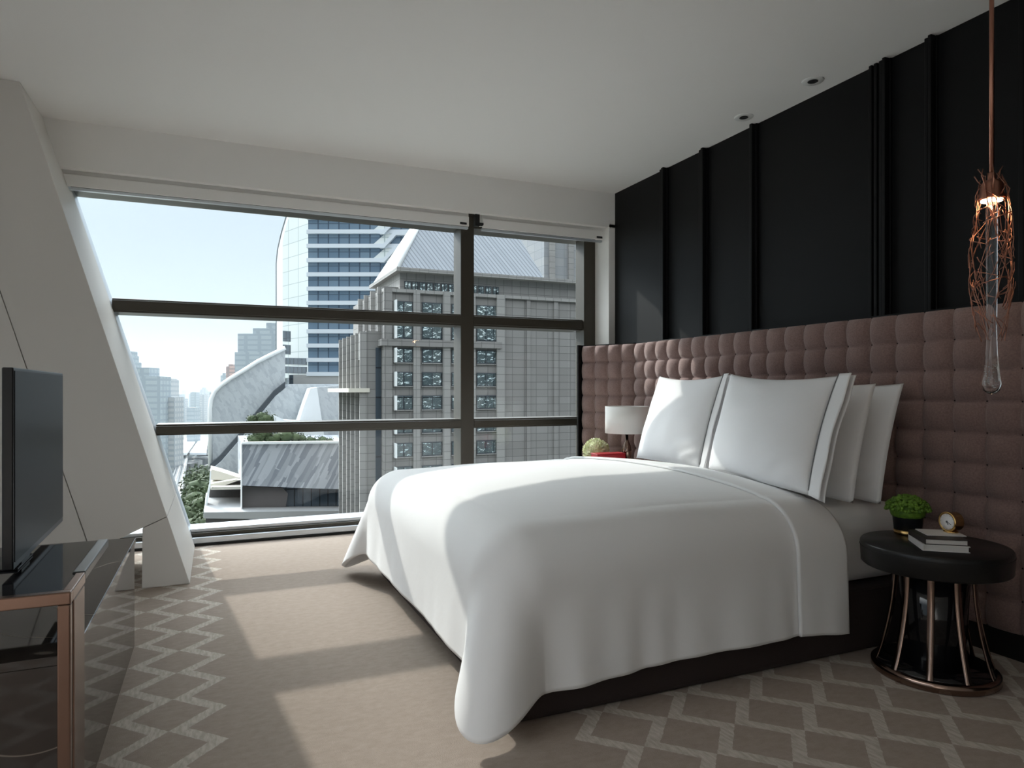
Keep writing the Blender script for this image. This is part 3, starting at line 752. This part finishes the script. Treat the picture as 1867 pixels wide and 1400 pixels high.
# side blades of the first bay, sunlit brightness put in as white colour
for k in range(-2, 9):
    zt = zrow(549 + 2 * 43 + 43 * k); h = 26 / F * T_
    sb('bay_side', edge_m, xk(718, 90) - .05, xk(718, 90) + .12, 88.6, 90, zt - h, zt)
aw = window_pair(.95, 1.5); aw.name = 'attic_window'
for k in range(13):
    o = aw if k == 0 else copy_part(aw)
    o.location = (xk(737 + k * 13.4, 90.6) - SO.x, 90.58 - SO.y, zrow(531) - SO.z)
# roof
s_ = .58; hh = 12
xa, xb, ya, yb = xk(726, 89.6), xk(992, 89.6), 89.6, 106.5
def rv(x, y, z): return (x - SO.x, y - SO.y, z - SO.z)
lo_ = [rv(xa, ya, zEave), rv(xb, ya, zEave), rv(xb, yb, zEave), rv(xa, yb, zEave)]
hi = [rv(xa + s_ * hh, ya + s_ * hh, zEave + hh), rv(xb - s_ * hh * .6, ya + s_ * hh, zEave + hh), rv(xb - s_ * hh * .6, yb - s_ * hh, zEave + hh), rv(xa + s_ * hh, yb - s_ * hh, zEave + hh)]
MB().add(lo_ + hi, [(0, 1, 5, 4), (1, 2, 6, 5), (2, 3, 7, 6), (3, 0, 4, 7), (4, 5, 6, 7), (3, 2, 1, 0)]).build('hipped_roof', roof_m, st)
MB().tube([lo_[0], hi[0]], .28, 6).build('hip_ridge', edge_m, st)
sb('eaves', stone_light, xa - .3, XR, 89.2, 107, zEave - .45, zEave + .05)

ct = empty('concrete_tower', (40, 112, GZ)); tag(ct, 'grey tiled concrete tower rising behind the right end of the hipped roof', 'building')
CO = Vector((40, 112, GZ))
xc = xk(992, 113)
sb('tower_wall', con_tower_m, xc, xc + 18, 113, 130, GZ, 66, ct, CO)
for px_ in (1002, 1036): sb('tower_pier', stone_light, xk(px_, 112.8), xk(px_ + 9, 112.8), 112.5, 113.05, GZ, 66, ct, CO)

# ---- blue glass tower (turned to face the room)
RV = Vector((CS, -SN, 0)); FV = Vector((SN, CS, 0))
def cw(u, w, z=0): return RV * u + FV * w + Vector((0, 0, z))
bt = empty('glass_tower', cw(-40, 200, GZ)); tag(bt, 'tall blue glass office tower with white floor bands behind the stone tower', 'building')
BTO = bt.location.copy()
W0 = 190.0; uC = (562 - 933.5) / F * W0; uE = (905 - 933.5) / F * W0
def zb(py, w=W0): return EYE + (710 - py) / F * w
foot = [cw(uC, W0), cw(uE, W0), cw(uE, W0 + 30), cw(uC - 8, W0 + 30)]
MB().prism([p + Vector((0, 0, zb(683))) - BTO for p in foot], (0, 0, 75)).build('curtain_wall', bglass, bt)
MB().prism([p + Vector((0, 0, GZ)) - BTO for p in [cw(uC - 6, W0 + 2), cw(uE, W0 + 2), cw(uE, W0 + 30), cw(uC - 12, W0 + 30)]], (0, 0, zb(683) - GZ)).build('podium_glazing', dglass, bt)
def fband(y0, y1, u0=uC - .3, u1=uE, m=band_m, dw=.7, nm='floor_band'):
    return MB().prism([p + Vector((0, 0, zb(y1))) - BTO for p in [cw(u0, W0 - dw), cw(u1, W0 - dw), cw(u1, W0 + .1), cw(u0, W0 + .1)]], (0, 0, zb(y0) - zb(y1))).build(nm, m, bt)
for k in range(-2, 11):
    yc = 423 + 25.9 * k; fband(yc - 3.6, yc + 3.6)
fband(683, 705, uC - 4, uE, grey_conc, .5, 'podium_band'); fband(705, 718, uC - 4, (612 - 933.5) / F * W0, edge_m, .9, 'podium_band')
# folded ribbons of the facade
for yy in (448.5, 423, 474.5):
    x0 = 700; pts = [(x0, yy + 3.6), (x0 + 22, yy - 20), (x0 + 42, yy - 20), (x0 + 42, yy - 27), (x0 + 18, yy - 27), (x0 - 8, yy + 3.6)]
    MB().prism([cw((a - 933.5) / F * (W0 - 1.4), W0 - 1.4, EYE + (710 - b_) / F * (W0 - 1.4)) - BTO for a, b_ in pts], FV * 1.4).build('folded_band', band_m, bt)
    MB().prism([cw((a - 933.5) / F * (W0 - .5), W0 - .5, EYE + (710 - b_) / F * (W0 - .5)) - BTO for a, b_ in [(680, yy - 3), (698, yy - 3), (722, yy - 24), (704, yy - 24)]], FV * .5).build('folded_band', pale_panel, bt)
# side wall going back to the left, with curved top edge
dS = RV * -.698 + FV * .716
def s_of(px):
    k = (px - 933.5) / F; return (uC - k * W0) / (.698 + .716 * k)
def sidept(px, py):
    s = s_of(px); w = W0 + .716 * s
    return cw(uC, W0) + dS * s + Vector((0, 0, EYE + (710 - py) / F * w)) - BTO
inn = (RV * .716 + FV * .698) * 1.2
MB().prism([sidept(*p) for p in [(562, 684), (515.5, 690), (515.5, 440), (522, 410), (531, 384), (545, 330), (562, 330)]], inn).build('side_wall', pale_panel, bt)
MB().prism([sidept(*p) for p in [(515.5, 720), (504.5, 720), (504.5, 480), (507, 455), (514, 425), (524, 392), (538, 330), (547, 330), (531, 384), (522, 410), (515.5, 440)]], inn).build('side_edge', edge_m, bt)
MB().prism([sidept(*p) for p in [(504.5, 720), (502.8, 720), (502.8, 480), (505, 455), (512, 424), (522, 390), (536, 330), (538, 330), (524, 392), (514, 425), (507, 455), (504.5, 480)]], inn * 1.1).build('edge_trim', dark_line, bt)
for (a, y0, b_, y1) in ((516, 603, 530, 622), (516, 628, 530, 645), (516, 652, 560, 664), (516, 668, 560, 680)):
    MB().prism([sidept(*p) - inn * .05 for p in [(a, y1), (b_, y1 + 1), (b_, y0 + 1), (a, y0)]], inn * .1).build('side_window', dglass, bt)

# ---- white shingled mall
def traced(name, pts, y, depth, m, parent, off):
    return MB().prism([atY(a, b_, y) - off for a, b_ in pts], (0, depth, 0)).build(name, m, parent)
ml = empty('shingled_mall', (-5, 160, GZ)); tag(ml, 'pale aluminium-shingled mall with a sweeping curved roof edge', 'building')
MO = Vector((-5, 160, GZ))
curve = [(383, 850), (383, 745), (385, 728), (391, 714), (402, 703), (420, 690), (445, 675), (470, 659), (500, 644), (520, 634), (520, 700), (500, 722), (470, 752), (430, 806), (400, 838)]
traced('curved_shell', curve, 160, 45, alu, ml, MO)
rim = curve[1:10]
mm = MB(); mm.tube([atY(a, b_, 159.8) - MO for a, b_ in [(383.5, 850)] + rim], .45, 8); mm.build('shell_rim', edge_m, ml)
traced('dark_band', [(383, 855), (383, 846), (400, 832), (430, 798), (468, 750), (500, 712), (520, 696), (520, 706), (503, 722), (472, 760), (434, 806), (403, 842)], 158, 3, dark_line, ml, MO)  # dark diagonal band along the lower boundary of the curved shell
traced('lower_shell', [(384, 858), (403, 842), (434, 806), (472, 760), (503, 722), (530, 700), (640, 700), (640, 900), (437, 872)], 156.5, 20, alu, ml, MO)
traced('curved_fin', [(545, 800), (545, 768), (556, 735), (566, 708), (578, 706), (592, 800)], 148, 6, edge_m, ml, MO)
traced('fin_side', [(576, 800), (576, 706), (660, 700), (660, 800)], 150, 8, alu, ml, MO)
traced('white_canopy', [(498, 756), (500, 768), (548, 768), (520, 766)], 145, 6, edge_m, ml, MO)
mf = empty('mall_front_block', (-3, 120, GZ)); tag(mf, 'boxy striped aluminium facade over dark glazing with a planted roof', 'building')
FO = Vector((-3, 120, GZ))
traced('striped_facade', [(441, 885), (441, 809), (720, 806), (720, 895), (560, 890)], 120, 22, alu2, mf, FO)
traced('facade_edge', [(439.5, 1000), (439.5, 808), (441.5, 808), (441.5, 1000)], 119.7, 2, edge_m, mf, FO)
traced('roof_kerb', [(441, 810), (441, 806), (720, 803), (720, 807)], 119.4, 1, edge_m, mf, FO)
traced('shop_glazing', [(441, 938), (441, 885), (560, 890), (720, 895), (720, 938)], 122, 18, dglass, mf, FO)
traced('dark_panel', [(441, 935), (441, 887), (515, 889), (525, 900), (520, 930), (505, 936)], 121.4, 1, dark_conc, mf, FO)
traced('podium_ledge', [(372, 945), (372, 934), (720, 930), (720, 950)], 117, 22, grey_conc, mf, FO)
traced('podium_base', [(372, 1400), (375, 944), (720, 950), (720, 1400)], 119, 20, dark_conc, mf, FO)
tr = empty('terrace', (-18, 130, GZ)); tag(tr, 'cream folded terrace canopies below the curved mall shell', 'terrace')
TO = Vector((-18, 130, GZ))
traced('canopy', [(384, 874), (384, 855), (403, 860), (437, 871), (425, 876)], 130, 6, cream_m, tr, TO)
traced('canopy', [(384, 886), (384, 882), (430, 874), (438, 875), (400, 888)], 128, 5, cream_m, tr, TO)
traced('canopy', [(384, 893), (386, 888), (440, 887), (440, 892)], 126, 5, cream_m, tr, TO)
traced('terrace_wall', [(378, 936), (384, 878), (440, 878), (440, 936)], 133, 5, dark_conc, tr, TO)
traced('white_rim', [(371, 944), (371, 934), (381, 885), (383, 858), (385, 858), (384, 886), (375, 935), (375, 944)], 124, 3, edge_m, tr, TO)

# ---- trees, each a trunk and a leafy crown
def tree(px, py, y, rad, name, label, group, squash=.8, n=420, trunk=True, seed=0):
    rnd = random.Random(seed); c = atY(px, py, y); t = empty(name, (c.x, c.y, c.z)); tag(t, label, 'tree' if trunk else 'shrub', group)
    m = MB()
    for k in range(5): m.sphere((rnd.uniform(-.4, .4) * rad, rnd.uniform(-.4, .4) * rad, rnd.uniform(-.25, .25) * rad * squash), rad * rnd.uniform(.45, .65), 8, 0, None, (1, 1, squash))
    for k in range(n):
        v = Vector((rnd.gauss(0, 1), rnd.gauss(0, 1), rnd.gauss(0, 1))).normalized() * rad * rnd.uniform(.65, 1.08); v.z *= squash
        s = rad * rnd.uniform(.07, .14); M = Matrix.Translation(v) @ Matrix.Rotation(rnd.uniform(0, 6), 4, (rnd.random(), rnd.random(), rnd.random() + .01))
        m.add([(-s, 0, 0), (0, -s * .6, .1 * s), (s, 0, 0), (0, s * .6, -.1 * s)], [(0, 1, 2, 3)], 0, False, M)
    m.build('crown', tree_m, t)
    if trunk: MB().tube([(0, 0, GZ - c.z), (0, 0, -rad * .3)], [rad * .07, rad * .04], 8).build('trunk', bark, t)
    return t
for i, (px_, py_, yy, rr) in enumerate([(358, 884, 300, 6), (372, 892, 290, 7.5), (360, 918, 270, 7.5), (380, 930, 255, 8), (352, 945, 250, 7), (372, 958, 240, 7.5), (392, 962, 235, 7), (366, 868, 330, 6.5)]):
    tree(px_, py_, yy, rr, 'street_tree', 'leafy green street tree below beside the viaduct', 'street trees along the viaduct', seed=i)
for i, (px_, py_, rr) in enumerate([(462, 800, 1.5), (478, 794, 1.8), (497, 799, 1.6), (515, 793, 1.9), (532, 798, 1.7), (549, 801, 1.4), (566, 803, 1.2), (585, 803, 1.1), (600, 804, .9)]):
    tree(px_, py_, 124, rr, 'roof_shrub', 'green shrub in the planted strip on the mall roof', 'shrubs on the mall roof', seed=50 + i, n=200, trunk=False)
for i, (px_, py_, rr) in enumerate([(464, 766, 1.6), (480, 763, 1.9), (494, 765, 1.5)]):
    tree(px_, py_, 146, rr, 'terrace_shrub', 'green shrub on the upper terrace of the mall', 'shrubs on the upper terrace', seed=80 + i, n=200, trunk=False)

# ---- elevated railway
vd = empty('railway_viaduct', (-110, 420, GZ)); tag(vd, 'elevated railway viaduct with station roofs far below', 'viaduct')
VO = Vector((-110, 420, GZ))
def flat(name, pts, z, th, m): return MB().prism([atZ(a, b_, z) - VO for a, b_ in pts], (0, 0, -th)).build(name, m, vd)
flat('deck', [(300, 905), (330, 905), (344, 826), (330, 826)], -48, 2, grey_conc)
for k in range(4):
    a = 304 + k * 6.5; b_ = 331 + k * 3.4
    MB().prism([atZ(a, 904, -47.5) - VO, atZ(a + 1.6, 904, -47.5) - VO, atZ(b_ + .9, 827, -47.5) - VO, atZ(b_, 827, -47.5) - VO], (0, 0, -.5)).build('rail', cream_m if k % 2 else dark_line, vd)
flat('station_roof', [(298, 826), (340, 826), (362, 796), (345, 796)], -44, 1.5, edge_m)
flat('station_roof', [(346, 825), (376, 826), (380, 797), (366, 796)], -44, 1.5, band_m)
flat('deck', [(338, 826), (346, 826), (366, 795), (360, 795)], -46, 1, dark_conc)
for k in range(5):
    p = atZ(318 + k * 5, 890 - k * 17, -50); MB().box(-1.2, 1.2, -1.2, 1.2, 0, p.z - GZ, M=Matrix.Translation((p.x - VO.x, p.y - VO.y, 0))).build('pier', grey_conc, vd)

# ---- distant city
cm1 = facade_mat('hazy_tower_grid', (.30, .34, .37, 1), (.33, .37, .39, 1), 5, 3.6, (.25, .29, .32, 1), .7)  # grid contrast of the far towers lowered, putting haze into their colours
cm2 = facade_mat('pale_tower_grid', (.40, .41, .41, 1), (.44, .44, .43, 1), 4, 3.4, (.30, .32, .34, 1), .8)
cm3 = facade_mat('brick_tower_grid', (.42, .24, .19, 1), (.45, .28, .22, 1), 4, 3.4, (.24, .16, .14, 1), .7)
def tower(name, label, segs, t, m, group=None, tpx=None):
    """segs: list of (px0, px1, ytop) blocks"""
    c = atT((segs[0][0] + segs[0][1]) / 2, 710, t); o = empty(name, (c.x, c.y, GZ), -TH); tag(o, label, 'building', group)
    for i, (a, b_, yt) in enumerate(segs):
        u0 = (a - (segs[0][0] + segs[0][1]) / 2) / F * t; u1 = (b_ - (segs[0][0] + segs[0][1]) / 2) / F * t
        zt = EYE + (710 - yt) / F * t; dp = max(12, (segs[0][1] - segs[0][0]) / F * t * .8)
        MB().box(u0, u1, i * .5, dp - i * .5, 0, zt - GZ).build('block' if i else 'main_block', m, o)
    return o
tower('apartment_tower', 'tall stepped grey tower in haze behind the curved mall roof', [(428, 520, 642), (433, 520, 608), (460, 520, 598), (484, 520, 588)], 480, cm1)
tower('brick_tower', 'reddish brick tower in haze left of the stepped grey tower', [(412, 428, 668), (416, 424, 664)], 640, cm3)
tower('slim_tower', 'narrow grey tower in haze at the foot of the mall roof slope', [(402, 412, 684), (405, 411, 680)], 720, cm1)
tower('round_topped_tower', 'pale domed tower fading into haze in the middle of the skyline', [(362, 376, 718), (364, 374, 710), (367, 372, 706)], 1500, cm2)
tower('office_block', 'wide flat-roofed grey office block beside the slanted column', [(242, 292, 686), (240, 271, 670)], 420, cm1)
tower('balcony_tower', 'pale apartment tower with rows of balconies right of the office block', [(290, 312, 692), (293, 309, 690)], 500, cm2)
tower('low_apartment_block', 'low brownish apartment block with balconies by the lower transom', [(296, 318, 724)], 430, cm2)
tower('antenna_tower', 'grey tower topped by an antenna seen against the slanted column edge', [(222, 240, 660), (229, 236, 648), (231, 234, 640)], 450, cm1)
rnd = random.Random(5)
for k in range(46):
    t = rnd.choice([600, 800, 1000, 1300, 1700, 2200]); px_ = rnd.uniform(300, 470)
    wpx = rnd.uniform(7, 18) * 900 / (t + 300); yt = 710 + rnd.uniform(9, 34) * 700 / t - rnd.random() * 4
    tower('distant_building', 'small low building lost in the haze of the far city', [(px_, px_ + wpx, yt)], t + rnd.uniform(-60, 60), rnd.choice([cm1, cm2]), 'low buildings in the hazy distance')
for k in range(14):
    px_ = rnd.uniform(285, 380); y_ = rnd.uniform(800, 850); t = 61 * F / (y_ + 25 - 710)
    tower('street_block', 'low dark roofed street block beside the viaduct', [(px_, px_ + rnd.uniform(10, 26), y_)], t, rnd.choice([grey_conc, dark_conc, cm2]), 'low blocks beside the viaduct')

# ---- haze beyond 300 m
hz = MB().box(-3500, 4500, 262, 7000, GZ + .5, 130).build('haze', white_paint)
hm = bpy.data.materials.new('haze'); hm.use_nodes = True; nt = hm.node_tree
for n in list(nt.nodes): nt.nodes.remove(n)
o_ = nt.nodes.new('ShaderNodeOutputMaterial'); v_ = nt.nodes.new('ShaderNodeVolumeScatter')
v_.inputs['Color'].default_value = (.235, .275, .30, 1); v_.inputs['Density'].default_value = HAZE; v_.inputs['Anisotropy'].default_value = 0
nt.links.new(v_.outputs[0], o_.inputs['Volume']); hz.data.materials.clear(); hz.data.materials.append(hm)
hz['kind'] = 'stuff'; hz['label'] = 'pale bluish haze over the far city'; hz['category'] = 'haze'

# ================================================================== LIGHT
sd = Vector((.483, -1.56, -1.0)).normalized()
sl = bpy.data.lights.new('sun', 'SUN'); sl.energy = SUN_E; sl.color = (1, .95, .87); sl.angle = R(.6)
so = bpy.data.objects.new('sun', sl); col.objects.link(so); so.rotation_euler = sd.to_track_quat('-Z', 'Y').to_euler(); so.location = (-10, 30, 30)

w = bpy.data.worlds.new('sky'); sc.world = w; w.use_nodes = True; nt = w.node_tree; N = nt.nodes; L = nt.links
bg = N['Background']; tc = N.new('ShaderNodeTexCoord'); sp = N.new('ShaderNodeSeparateXYZ'); L.new(tc.outputs['Generated'], sp.inputs[0])
cr = N.new('ShaderNodeValToRGB'); L.new(sp.outputs['Z'], cr.inputs[0]); e = cr.color_ramp.elements
e[0].position = 0.0; e[0].color = (.60, .71, .77, 1); e[1].position = 1.0; e[1].color = (4.0, 4.5, 5.2, 1)
for pz, c in ((.06, (.66, .78, .86)), (.14, (.73, .845, .93)), (.29, (.74, .86, .97)), (.36, (2.4, 2.6, 2.75)), (.45, (5.2, 5.5, 5.7)), (.70, (6.0, 6.4, 6.8))):
    q = e.new(pz); q.color = (*c, 1)
# brighter sky around the sun
dt = N.new('ShaderNodeVectorMath'); dt.operation = 'DOT_PRODUCT'; L.new(tc.outputs['Generated'], dt.inputs[0]); dt.inputs[1].default_value = tuple(-sd)
mx = N.new('ShaderNodeMath'); mx.operation = 'MAXIMUM'; L.new(dt.outputs['Value'], mx.inputs[0]); mx.inputs[1].default_value = 0
pw = N.new('ShaderNodeMath'); pw.operation = 'POWER'; L.new(mx.outputs[0], pw.inputs[0]); pw.inputs[1].default_value = 80
ma = N.new('ShaderNodeMath'); ma.operation = 'MULTIPLY_ADD'; L.new(pw.outputs[0], ma.inputs[0]); ma.inputs[1].default_value = AUREOLE; ma.inputs[2].default_value = 1.0
vm = N.new('ShaderNodeVectorMath'); vm.operation = 'SCALE'; L.new(cr.outputs[0], vm.inputs[0]); 
# clearer, darker sky on the side away from the sun
sk = N.new('ShaderNodeMath'); sk.operation = 'MULTIPLY_ADD'; sk.use_clamp = True; L.new(sp.outputs['Y'], sk.inputs[0]); sk.inputs[1].default_value = .65; sk.inputs[2].default_value = .75
s2 = N.new('ShaderNodeMath'); s2.operation = 'MAXIMUM'; L.new(sk.outputs[0], s2.inputs[0]); s2.inputs[1].default_value = .4
s3 = N.new('ShaderNodeMath'); s3.operation = 'MULTIPLY'; L.new(s2.outputs[0], s3.inputs[0]); L.new(ma.outputs[0], s3.inputs[1])
L.new(s3.outputs[0], vm.inputs['Scale'])
L.new(vm.outputs[0], bg.inputs['Color']); bg.inputs['Strength'].default_value = SKY_E

# pieces that belong to a part go under that part
SUB = {'piping': 'flange', 'dial': 'clock_case', 'hands': 'clock_case', 'drawer_joint': 'table_top', 'glass_bubbles': 'glass_drop', 'light_disc': 'socket_cup',
       'shade_fitter': 'lamp_shade', 'bottom_bar': 'fascia', 'leg_inlay': 'leg', 'base_plate': 'base_ring', 'lamp_recess': 'trim_ring', 'brass_foot': 'pot', 'screen': 'television_housing'}
for o in list(col.objects):
    k = o.name.split('.')[0]
    if k in SUB and o.parent and o.parent.parent is None:
        for q in col.objects:
            if q.parent == o.parent and q.name.split('.')[0] == SUB[k]:
                o.parent = q; break

sc.view_settings.view_transform = 'Standard'; sc.view_settings.look = 'None'; sc.view_settings.gamma = 1; sc.view_settings.exposure = 0
sc.view_settings.use_curve_mapping = False
try:
    sc.cycles.max_bounces = 12; sc.cycles.diffuse_bounces = 8; sc.cycles.transparent_max_bounces = 16; sc.cycles.sample_clamp_indirect = 8
    sc.cycles.use_denoising = True
except Exception: pass
